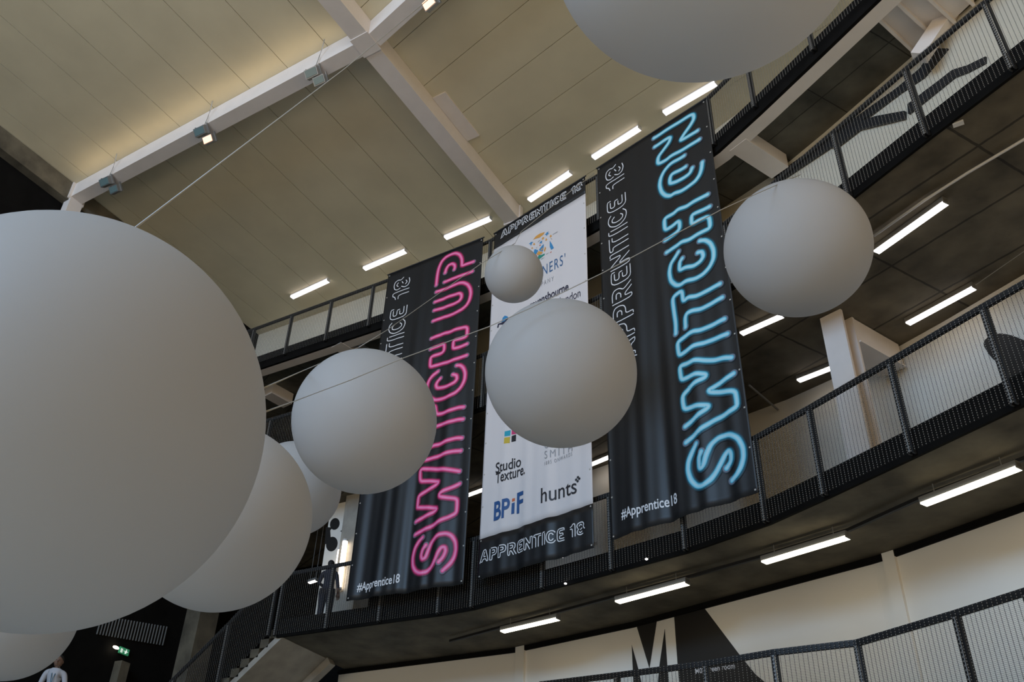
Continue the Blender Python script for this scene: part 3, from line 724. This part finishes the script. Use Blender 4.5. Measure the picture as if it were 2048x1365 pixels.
# right banner, blue
t = thing('banner', (-5.0, 14.3, 7.05), 'tall black banner with light blue glowing lettering SWITCH ON', 'banner', 'banners hanging from the top gallery')
BR.cloth(t, [('cloth', 0, BR.h, 'banner_black')])
b5 = (1290, 210, 6.829); b6 = (1300, 370, 6.5); b7 = (1320, 550, 5.935); b8 = (1350, 760, 5.935)
blue = [(*b5, [(125, 455), (230, 390), (320, 330), (480, 235), (660, 120), (675, 190), (620, 290), (540, 400), (480, 495), (570, 450), (720, 355)], E2),
        (*b5, [(135, 575), (240, 505), (330, 450), (355, 455), (330, 520), (270, 600), (180, 710), (175, 810), (290, 760), (360, 700), (500, 630), (745, 475)], E2),
        (*b5, [(540, 698), (460, 750), (390, 785), (340, 820), (260, 910), (215, 1000), (200, 1100), (225, 1190), (280, 1240), (350, 1250), (410, 1210), (490, 1190), (580, 1130), (690, 1050), (750, 960), (775, 880), (785, 785)], E2),
        (*b5, [(560, 848), (480, 900), (400, 935), (365, 960), (345, 1010), (345, 1080), (440, 1055), (520, 1010), (620, 940), (650, 865)], E2),
        (*b6, [(750, 128), (650, 180), (550, 235), (470, 290), (370, 325), (310, 380), (200, 430), (185, 470), (195, 590), (290, 545), (370, 480), (395, 500), (395, 580), (340, 635), (250, 690), (195, 720)], E2),
        (*b6, [(775, 285), (700, 325), (600, 370), (545, 400), (545, 520), (650, 460), (770, 405), (790, 560), (690, 610), (600, 660), (500, 725), (420, 750), (350, 800), (215, 878)], E2),
        (*b6, [(378, 878), (330, 950), (270, 1030), (250, 1140), (270, 1250), (340, 1310), (400, 1310), (480, 1260), (590, 1225), (690, 1170), (780, 1070), (830, 960), (830, 850), (790, 760), (720, 720), (650, 732)], E2),
        (*b6, [(430, 965), (395, 1010), (390, 1120), (480, 1080), (570, 1060), (660, 1000), (700, 930), (680, 870), (625, 885)], E2),
        (*b7, [(712, 108), (600, 170), (500, 225), (420, 260), (350, 275), (285, 325), (270, 190), (170, 255), (150, 300), (170, 450), (190, 580), (190, 700)], E2),
        (*b7, [(738, 270), (600, 350), (500, 405), (400, 430), (330, 470), (310, 520), (315, 630)], E2),
        (*b7, [(765, 525), (600, 610), (480, 660), (400, 680), (230, 790), (210, 830), (230, 965), (310, 920), (430, 840), (560, 800), (800, 702)], E2),
        (*b7, [(850, 982), (750, 990), (620, 1020), (440, 1015), (350, 1055), (250, 1085), (240, 1130), (260, 1255), (350, 1220), (450, 1180), (550, 1180), (540, 1220), (430, 1290), (340, 1365)] +
         conv(b8, b7, [(200, 90), (100, 190), (100, 270), (120, 360), (250, 320), (400, 300), (400, 330), (280, 440), (130, 562)]), E2),
        (*b8, conv(b7, b8, [(875, 1172), (750, 1260), (620, 1345)]) + [(400, 125), (420, 150), (560, 145), (715, 130), (735, 230), (740, 320), (600, 410), (450, 490), (350, 570), (250, 660), (140, 752)], E2),
        (*b8, [(265, 768), (215, 860), (170, 980), (165, 1090), (200, 1200), (270, 1270), (350, 1270), (430, 1200), (490, 1100), (540, 990), (590, 880), (630, 835), (665, 870), (665, 960), (605, 1045)], E2),
        (*b8, [(330, 865), (300, 940), (305, 1050), (330, 1065), (360, 1020), (385, 900), (430, 770), (520, 680), (640, 645), (750, 690), (810, 800), (820, 920), (790, 1040), (740, 1130), (672, 1190)], E2)]
neon(BR, t, blue, 'blue', (2, 2, 2, 2, 2, 1, 2, 2), .050)
outline_word(BR, t, BR.uv(1273.5, 712), BR.uv(1246, 320), ((1215, 419.7), (1251.3, 397.9)), True)
BR.text(t, '#Apprentice18', (1243, 1039), (1355, 1006), .19, 'hashtag_lettering', 'print_white', .014)

# middle banner, white with black ends
BC = Banner((-9.56, 15.31), (-6.76, 14.71), 16.03, 6.95, 4.0, .032, .13)
t = thing('banner', (-8.15, 15.0, 6.95), 'tall white sponsor banner with black bands, hung between the two black ones', 'banner', 'banners hanging from the top gallery')
vt0 = .5 * (BC.uv(993, 497)[1] + BC.uv(1175, 384)[1]); vb0 = .5 * (BC.uv(952, 1083)[1] + BC.uv(1182, 1009)[1]); print('bands', vt0, vb0, BC.h)
BC.cloth(t, [('black_band', 0, vt0, 'banner_black'), ('cloth', vt0, vb0, 'banner_white'), ('black_band', vb0, BC.h, 'banner_black')])
outline_word(BC, t, (1002, 477), (1165, 377), ((1120.4, 403), (1120.9, 388.5)), False, .010)
outline_word(BC, t, (961, 1127), (1170, 1068), ((1115.2, 1083.5), (1115.8, 1058.5)), False, .010)
# crest
z = lambda L: [gz(x, y, 1030, 440, 10.5) for x, y in L]
crest = {'print_orange': [[(380, 415), (440, 340), (520, 290), (630, 258), (600, 310), (520, 370), (450, 390)], [(560, 410), (590, 360), (620, 380), (590, 420)], [(640, 430), (660, 385), (680, 420), (650, 450)], [(735, 340), (760, 315), (778, 345), (750, 375), (735, 365)], [(610, 650), (640, 560), (655, 600), (625, 680)], [(380, 520), (400, 480), (425, 510), (400, 535)], [(340, 610), (360, 570), (385, 600)], [(540, 640), (590, 585), (600, 610), (560, 650)], [(450, 720), (500, 660), (590, 680), (560, 720), (480, 740)]],
         'print_sky': [[(290, 505), (325, 485), (330, 465), (385, 465), (355, 490), (335, 550), (325, 515)], [(625, 320), (660, 290), (670, 265), (715, 250), (690, 285), (725, 290), (685, 310), (665, 345), (655, 315)], [(735, 440), (785, 520), (820, 595), (765, 635), (735, 570)], [(520, 480), (545, 450), (580, 440), (560, 470), (580, 500), (545, 490), (520, 505)], [(400, 640), (420, 615), (490, 640), (430, 740), (395, 700)], [(505, 630), (560, 560), (610, 510), (600, 620), (580, 670), (520, 650)]],
         'print_green': [[(470, 800), (500, 740), (560, 740), (630, 710), (625, 745), (560, 790), (490, 845)], [(545, 830), (640, 780), (560, 835)]],
         'print_red': [[(440, 745), (460, 730), (465, 760), (445, 785)], [(530, 690), (550, 680), (555, 700), (535, 708)], [(510, 540), (530, 515), (548, 530), (520, 552)], [(740, 690), (770, 665), (775, 680), (745, 700)]],
         'print_grey': [[(790, 310), (880, 255), (905, 245), (885, 268), (795, 318)], [(740, 380), (790, 405), (770, 415)], [(470, 470), (500, 440), (540, 420), (500, 455)], [(440, 600), (470, 560), (450, 605)], [(660, 720), (720, 690), (665, 732)]]}
r = None
for k, polys in crest.items():
    for i, L in enumerate(polys):
        m = MB(); BC.poly(m, z(L), .005 + .0004 * i); m.build('crest_patch', k, t)
BC.text(t, "STATIONERS'", (1023, 588), (1131, 528), .30, 'printed_name', 'print_steel_blue', .0, 1.25)
BC.text(t, 'COMPANY', (1060, 584), (1108, 562), .13, 'printed_name', 'print_grey', 0, 1.5)
BC.text(t, 'ravensbourne', (1060, 619), (1137, 580), .22, 'printed_name', 'print_navy', .02)
BC.text(t, 'university london', (1060, 639), (1161, 593), .22, 'printed_name', 'print_navy', 0)
m = MB(); BC.poly(m, [(994, 656), (996, 648), (1003, 646), (1010, 642), (1017, 635), (1017, 640), (1006, 650), (998, 650), (997, 656)]); m.build('printed_logo', 'print_navy', t)
m = MB(); BC.poly(m, [(1003, 645), (1006, 636), (1010, 632), (1014, 633), (1017, 635), (1010, 643)], .0055); m.build('printed_logo', 'print_sky', t)
z = lambda L: [gz(x, y, 930, 820, 3.9) for x, y in L]
for mm, L in (('print_cyan', [(315, 173), (356, 159), (353, 203), (313, 212)]), ('print_magenta', [(364, 157), (405, 143), (405, 185), (362, 194)]),
              ('print_yellow', [(312, 222), (352, 212), (349, 260), (308, 268)]), ('print_black', [(363, 205), (396, 193), (394, 243), (361, 252)])):
    m = MB(); BC.poly(m, z(L)); m.build('printed_square', mm, t)
def ct(txt, p0, p1, cap, mm, bold=0, sp=1): BC.text(t, txt, z([p0])[0], z([p1])[0], cap, 'printed_name', mm, bold, sp)
ct('Studio', (241, 499), (432, 438), .24, 'print_black', .012)
ct('Texture.', (241, 580), (468, 500), .24, 'print_black', .012)
ct('hunts', (597, 733), (872, 650), .32, 'print_black', .004)
ct('SMITH', (627, 388), (838, 322), .17, 'print_grey', 0, 1.5)
ct('G . F', (627, 310), (760, 262), .17, 'print_grey', 0, 1.5)
ct('1885 ONWARDS', (627, 440), (836, 358), .08, 'print_grey', 0, 1.4)
m = MB()
for c_ in ((867, 547), (880, 527), (878, 558), (891, 538)):
    BC.disc(m, BC.uv(*z([c_])[0]), .026, .006)
m.build('printed_logo', 'print_black', t)
ct('BP', (226, 867), (345, 828), .40, 'print_blue', .025)
ct('F', (397, 805), (452, 790), .43, 'print_blue', .025)
m = MB(); BC.poly(m, z([(357, 815), (361, 729), (383, 720), (379, 807)])); m.build('printed_name', 'print_blue', t)
m = MB(); BC.poly(m, z([(362, 717), (365, 692), (385, 687), (384, 711)])); m.build('printed_square', 'print_red', t)

# ------------------------------------------------------------------ balloons
balls = [((-0.7802, 0.4471, 0.4375), 4.85, 1.15, 'largest white balloon, filling the left side of the picture'),
         ((-0.1147, 0.5253, 0.8432), 7.02, 1.2, 'white balloon cut by the top edge of the picture'),
         ((-0.1295, 0.7638, 0.6323), 14.77, 1.0, 'white balloon at right, overlapping the edge of the blue lettered banner'),
         ((-0.377, 0.7463, 0.5486), 12.73, 1.0, 'white balloon in the centre, covering the middle of the white banner'),
         ((-0.5643, 0.662, 0.4933), 12.98, 1.0, 'white balloon covering the lower left of the pink lettered banner'),
         ((-0.3914, 0.6686, 0.6322), 32.52, .5, 'smallest white balloon, near the top of the white banner'),
         ((-0.6953, 0.6073, 0.3844), 10.45, 1.0, 'white balloon half hidden behind the largest balloon, lower right of it'),
         ((-0.635, 0.6473, 0.4217), 20.23, .8, 'white balloon behind two others, just left of the numeral panel'),
         ((-0.828, 0.4949, 0.2636), 15.66, .8, 'white balloon in the bottom left corner below the largest balloon')]
BP = []
for d, D1, R, l in balls:
    c = Vector(d).normalized() * D1 * R; BP.append((c, R))
    t = thing('balloon', tuple(c), l, 'balloon', 'white balloons floating in the hall')
    MB().ball(c, R, 96, 48).build('envelope', 'balloon_white', t, True)
    m = MB()
    for sg in (1,):
        m.tube([c + Vector((0, 0, sg * (R - .01))), c + Vector((0, 0, sg * (R + .03 * R)))], [.05 * R, .02 * R], 12)
    m.build('tie_point', 'balloon_white', t, True)
# ------------------------------------------------------------------ wires
def along(px, dist): d = ray(*px); return d.normalized() * dist
def wirething(pts, r, label):
    tag(MB().tube(pts, r, 6).build('wire', 'wire', smooth=True), label, 'wire')
wirething([along((262, 462.5), 5.47), along((690, 137), 14.5), along((860, -4), 16), along((900, -35), 16.5)], .007, 'long pale wire from behind the largest balloon up to the cross beam')
top5 = along((718, 695), 12.95); top6 = along((1030, 487), 16.25)
wirething([along((527, 777), 5.46), along((608, 741), 12.8), top5], .006, 'thin wire from the largest balloon to the top of the middle left balloon')
wirething([top5, along((775, 660), 14), along((963, 527), 15.7), top6], .006, 'thin wire between the middle left balloon and the smallest balloon')
wirething([top6, along((1042, 464), 16.7), along((1141, 383), 17.3), along((1189, 347), 17.8)], .006, 'thin wire from the smallest balloon up across the white banner')
wirething([along((527, 825.5), 5.46), along((586, 804), 11.2), along((700, 761), 11.4), along((803, 718), 11.6), along((975, 655), 11.9), along((1060, 617), 12), along((1204, 547), 12.3), along((1320, 485), 12.6), along((1440, 421), 13), along((1490, 398), 13.2), along((1600, 350), 15.5)], .006, 'thin wire passing in front of the middle left balloon and across the banners')
# the wire runs behind nothing else and ends on the right balloon

# ------------------------------------------------------------------ floodlights on the cross beam
def flood(name_px, dist_z, size, lit, label, yaw, yoff):
    p = at_z(*name_px, dist_z); t = thing('floodlight', tuple(p), label, 'light', 'floodlights along the cross beam')
    ex = Vector((math.cos(yaw), math.sin(yaw), 0)); f = Vector((-math.sin(yaw) * .6, -math.cos(yaw) * .75, -.65)).normalized(); f = (f - ex * f.dot(ex)).normalized(); u = ex.cross(f)
    w, h, d = size
    MB().obox(p, ex, f, u, w, d, h).build('housing', 'lamp_metal', t)
    MB().obox(p + f * (d + .006), ex, f, u, w * .86, .006, h * .8).build('glass', 'lamp_lit' if lit else 'lamp_glass', t)
    for s in (-1, 1): MB().obox(p + ex * s * (w + .012) - f * d * .4 + Vector((0, 0, .04)), ex, f, u, .008, .03, h + .03).build('yoke_arm', 'lamp_metal', t)
    m = MB()
    for k in (-.6, -.2, .2, .6): m.obox(p - f * (d + .03) + u * h * k, ex, f, u, w * .9, .03, .008)
    m.build('cooling_fins', 'black_steel', t)
    return p
fl = [((626, 146), (641, 161), False, 'floodlight pair nearest the beam crossing'), ((403, 263), (419, 279), True, 'floodlight pair in the middle of the beam'), ((213, 364), (231, 379), False, 'floodlight pair at the wall end of the beam')]
for a, b, lit, l in fl:
    pa = flood(a, 17.70, (.18, .11, .09), False, 'upper lamp of the ' + l.replace('floodlight ', '') + ', grey and unlit', .05, 0)
    flood(b, 17.48, (.16, .10, .08), lit, 'lower lamp of the ' + l.replace('floodlight ', '') + (', glowing orange' if lit else ', unlit'), .05, 0)
    tag(MB().tube([pa + Vector((.1, 0, .1)), (pa.x + .12, pa.y - .1, 17.78), (pa.x + .16, 9.79, 17.8), (pa.x + .2, 9.79, 18.05), (pa.x + .32, 9.72, 18.2), (pa.x + .45, 9.62, 18.36)], .012, 6).build('lamp_cable', 'wire', smooth=True), 'thin cable looping from the ' + l.replace('floodlight ', 'lamp '), 'cable')
flood((862, 6), 17.60, (.17, .11, .09), True, 'glowing floodlight at the top edge on the short cross beam', -.24, 0)

# ------------------------------------------------------------------ dark corner at lower left
p = at_v(251, 1303, (-20.75, 0), (-20.75, 1))
t = thing('exit_sign', tuple(p), 'small lit green and white exit sign in the dark corner at lower left', 'sign')
MB().box(-20.84, -20.79, p.y - .16, p.y + .16, p.z - .08, p.z + .08).build('case', 'exit_green', t)
m = MB().box(-20.79, -20.785, p.y - .13, p.y - .06, p.z - .06, p.z + .04)
m.box(-20.79, -20.785, p.y + .04, p.y + .075, p.z - .05, p.z + .055); m.box(-20.79, -20.785, p.y - .03, p.y + .12, p.z - .01, p.z + .008); m.box(-20.79, -20.785, p.y + .015, p.y + .05, p.z - .06, p.z - .01)
m.build('pictogram', 'exit_white', t)
t = thing('slat_screen', tuple(at_v(270, 1262, (-20.8, 0), (-20.8, 1))), 'dark slatted screen on the left wall, lit gaps made as thin pale strips', 'screen')
L = [(205 + 5.9 * k, 1246 + k * 1.0) for k in range(23)]
for k, (x_, y_) in enumerate(L):
    a = at_v(x_, y_ - 14, (-20.8, 0), (-20.8, 1)); b = at_v(x_ - 8, y_ + 24, (-20.8, 0), (-20.8, 1))
    MB().box(-20.84, -20.80, a.y - .009, a.y + .009, b.z, a.z).build('lit_gap_strip', 'fitting_grey', t)  # pale strips stand in for light showing through the screen's gaps
p = at_v(232, 1296, (-20.7, 0), (-20.7, 1))
tag(MB().ball(p, .10, 16, 8, (.35, 1, .4)).build('wall_lamp', 'tube_warm', smooth=True), 'small warm glowing lamp beside the exit sign', 'light')
a = at_v(250, 1325, (-20.6, 0), (-20.6, 1))
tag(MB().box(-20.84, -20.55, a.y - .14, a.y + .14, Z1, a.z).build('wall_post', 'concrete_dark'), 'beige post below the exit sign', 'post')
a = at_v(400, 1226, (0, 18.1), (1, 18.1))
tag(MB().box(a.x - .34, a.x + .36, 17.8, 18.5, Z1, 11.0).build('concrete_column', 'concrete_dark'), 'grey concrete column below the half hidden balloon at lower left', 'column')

# ------------------------------------------------------------------ people
def person(name, base, yaw, label, top, low, arms, hh=1.74, skin='skin', lan=False, hold=False):
    t = thing('person', tuple(base), label, 'person')
    s = hh / 1.74; ca, sa = math.cos(yaw), math.sin(yaw)
    def L(x, y, z): return Vector((base[0] + (x * ca - y * sa) * s, base[1] + (x * sa + y * ca) * s, base[2] + z * s))
    V = []; Ed = []; Rr = []
    def chain(pts, start=None):
        prev = start
        for (x, y, z, r) in pts:
            V.append(tuple(L(x, y, z) - Vector(base))); Rr.append(r * s); i = len(V) - 1
            if prev is not None: Ed.append((prev, i))
            prev = i
        return prev
    chain([(0, 0, .96, .14)])
    ch = chain([(0, 0, 1.12, .125), (0, 0, 1.30, .15), (0, .0, 1.43, .12), (0, -.01, 1.50, .058), (0, -.03, 1.56, .06)], 0)
    sh = 3
    for sgn, a in ((-1, arms[0]), (1, arms[1])):
        chain([(sgn * .18, 0, 1.41, .068)] + [(sgn * q[0], q[1], q[2], q[3]) for q in a], sh)
    for sgn in (-1, 1): chain([(sgn * .10, 0, .90, .10), (sgn * .11, -.01, .50, .066), (sgn * .115, .02, .09, .045), (sgn * .12, -.13, .045, .04)], 0)
    me = bpy.data.meshes.new('body'); me.from_pydata(V, Ed, []); o = bpy.data.objects.new('body', me); C.objects.link(o); o.parent = t
    md = o.modifiers.new('skin', 'SKIN'); md.use_smooth_shade = True
    for i, r in enumerate(Rr): me.skin_vertices[0].data[i].radius = (r, r * (.8 if i < 4 else 1))
    me.skin_vertices[0].data[0].use_root = True
    o.modifiers.new('sub', 'SUBSURF').levels = 2; o.modifiers['sub'].render_levels = 2
    # clothing colours by height
    me.materials.append(MATS[top]); 
    hd = MB().ball(L(0, -.03, 1.635), .098 * s, 20, 14, (.80, .95, 1.2))
    hd.ball(L(0, -.125, 1.62), .018 * s, 8, 6, (.8, 1.2, 1.3))
    for sg in (-1, 1): hd.ball(L(sg * .08, -.02, 1.63), .024 * s, 8, 6, (.4, 1, 1.3))
    hd.ball(L(0, -.112, 1.578), .022 * s, 8, 6, (1.2, .4, .35))
    hd.tube([L(0, -.01, 1.48), L(0, -.02, 1.58)], .052 * s, 12)
    hd.build('head', skin, t, True)
    ey = MB()
    for sg in (-1, 1): ey.ball(L(sg * .032, -.118, 1.645), .009 * s, 8, 6)
    ey.build('eyes', 'hair', t, True)
    MB().ball(L(0, -.008, 1.675), .098 * s, 20, 12, (.86, .95, .98)).build('hair', 'hair', t, True)
    tr = MB()
    for sg in (-1, 1): tr.tube([L(sg * .085, 0, .98), L(sg * .10, 0, .88), L(sg * .11, -.01, .5), L(sg * .115, .02, .08)], [.125 * s, .118 * s, .085 * s, .065 * s], 12)
    tr.build('trousers', low, t, True)
    hm = MB()
    for sgn, a in ((-1, arms[0]), (1, arms[1])):
        e = a[-1]; pr = a[-2]; w = L(sgn * e[0], e[1], e[2]); d = (w - L(sgn * pr[0], pr[1], pr[2])).normalized()
        sd = d.cross(Vector((0, 0, 1)));
        sd = sd.normalized() if sd.length > .1 else Vector((1, 0, 0)); pn = sd.cross(d).normalized()
        hm.tube([L(sgn * pr[0], pr[1], pr[2]).lerp(w, .45), w], [.047 * s, .037 * s], 10)
        hm.obox(w + d * .045 * s, d, sd, pn, .05 * s, .04 * s, .016 * s)
        for k, ln in zip((-.033, -.011, .011, .033), (.065, .078, .074, .055)):
            q = w + d * .09 * s + sd * k * s; hm.tube([q, q + (d * .6 - pn * .2) * ln * s, q + (d * .95 - pn * .6) * ln * s], [.0095 * s, .009 * s, .007 * s], 6)
        q = w + d * .03 * s - sd * .042 * s; hm.tube([q, q + (d * .5 - sd * .5) * .05 * s, q + (d - sd * .55) * .06 * s], [.011 * s, .010 * s, .008 * s], 6)
    hm.build('hands', skin, t, True)
    if lan:
        MB().tube([L(-.05, .0, 1.50), L(-.03, -.15, 1.36), L(0, -.165, 1.16)], .008, 5).tube([L(.05, 0, 1.50), L(.03, -.15, 1.36), L(0, -.165, 1.16)], .008, 5).build('lanyard', 'lanyard', t)
        MB().obox(L(0, -.17, 1.12), (ca, sa, 0), (-sa, ca, 0), (0, 0, 1), .035, .004, .045).build('badge', 'print_white', t)
    return t
pp = at_v(119, 1322, (0, 11.75), (1, 11.75))
hang = [(.26, .02, 1.14, .048), (.27, -.06, .90, .036)]
bent = [(.25, .02, 1.15, .048), (.12, -.22, 1.10, .036)]
person('person', (pp.x, pp.y, Z1), math.radians(40), 'person in a white shirt and lanyard at the bottom left corner, arms bent', 'shirt_white', 'cloth_dark', (bent, bent), pp.z - Z1 + .08 if 1.5 < pp.z - Z1 < 1.9 else 1.74, lan=True)
pq = at_v(662, 1131, (0, 16.5), (1, 16.5))
person('person', (pq.x, pq.y, Z2), math.radians(200), 'person in dark blue clothes standing behind the mesh below the numeral', 'cloth_dark', 'cloth_dark', (hang, bent), max(1.5, min(1.85, pq.z - Z2 + .1)))
print('person heights', pp.z - Z1, pq.z - Z2, tuple(pp), tuple(pq))
for r in ROOTS:
    if '_o' in r: del r['_o']
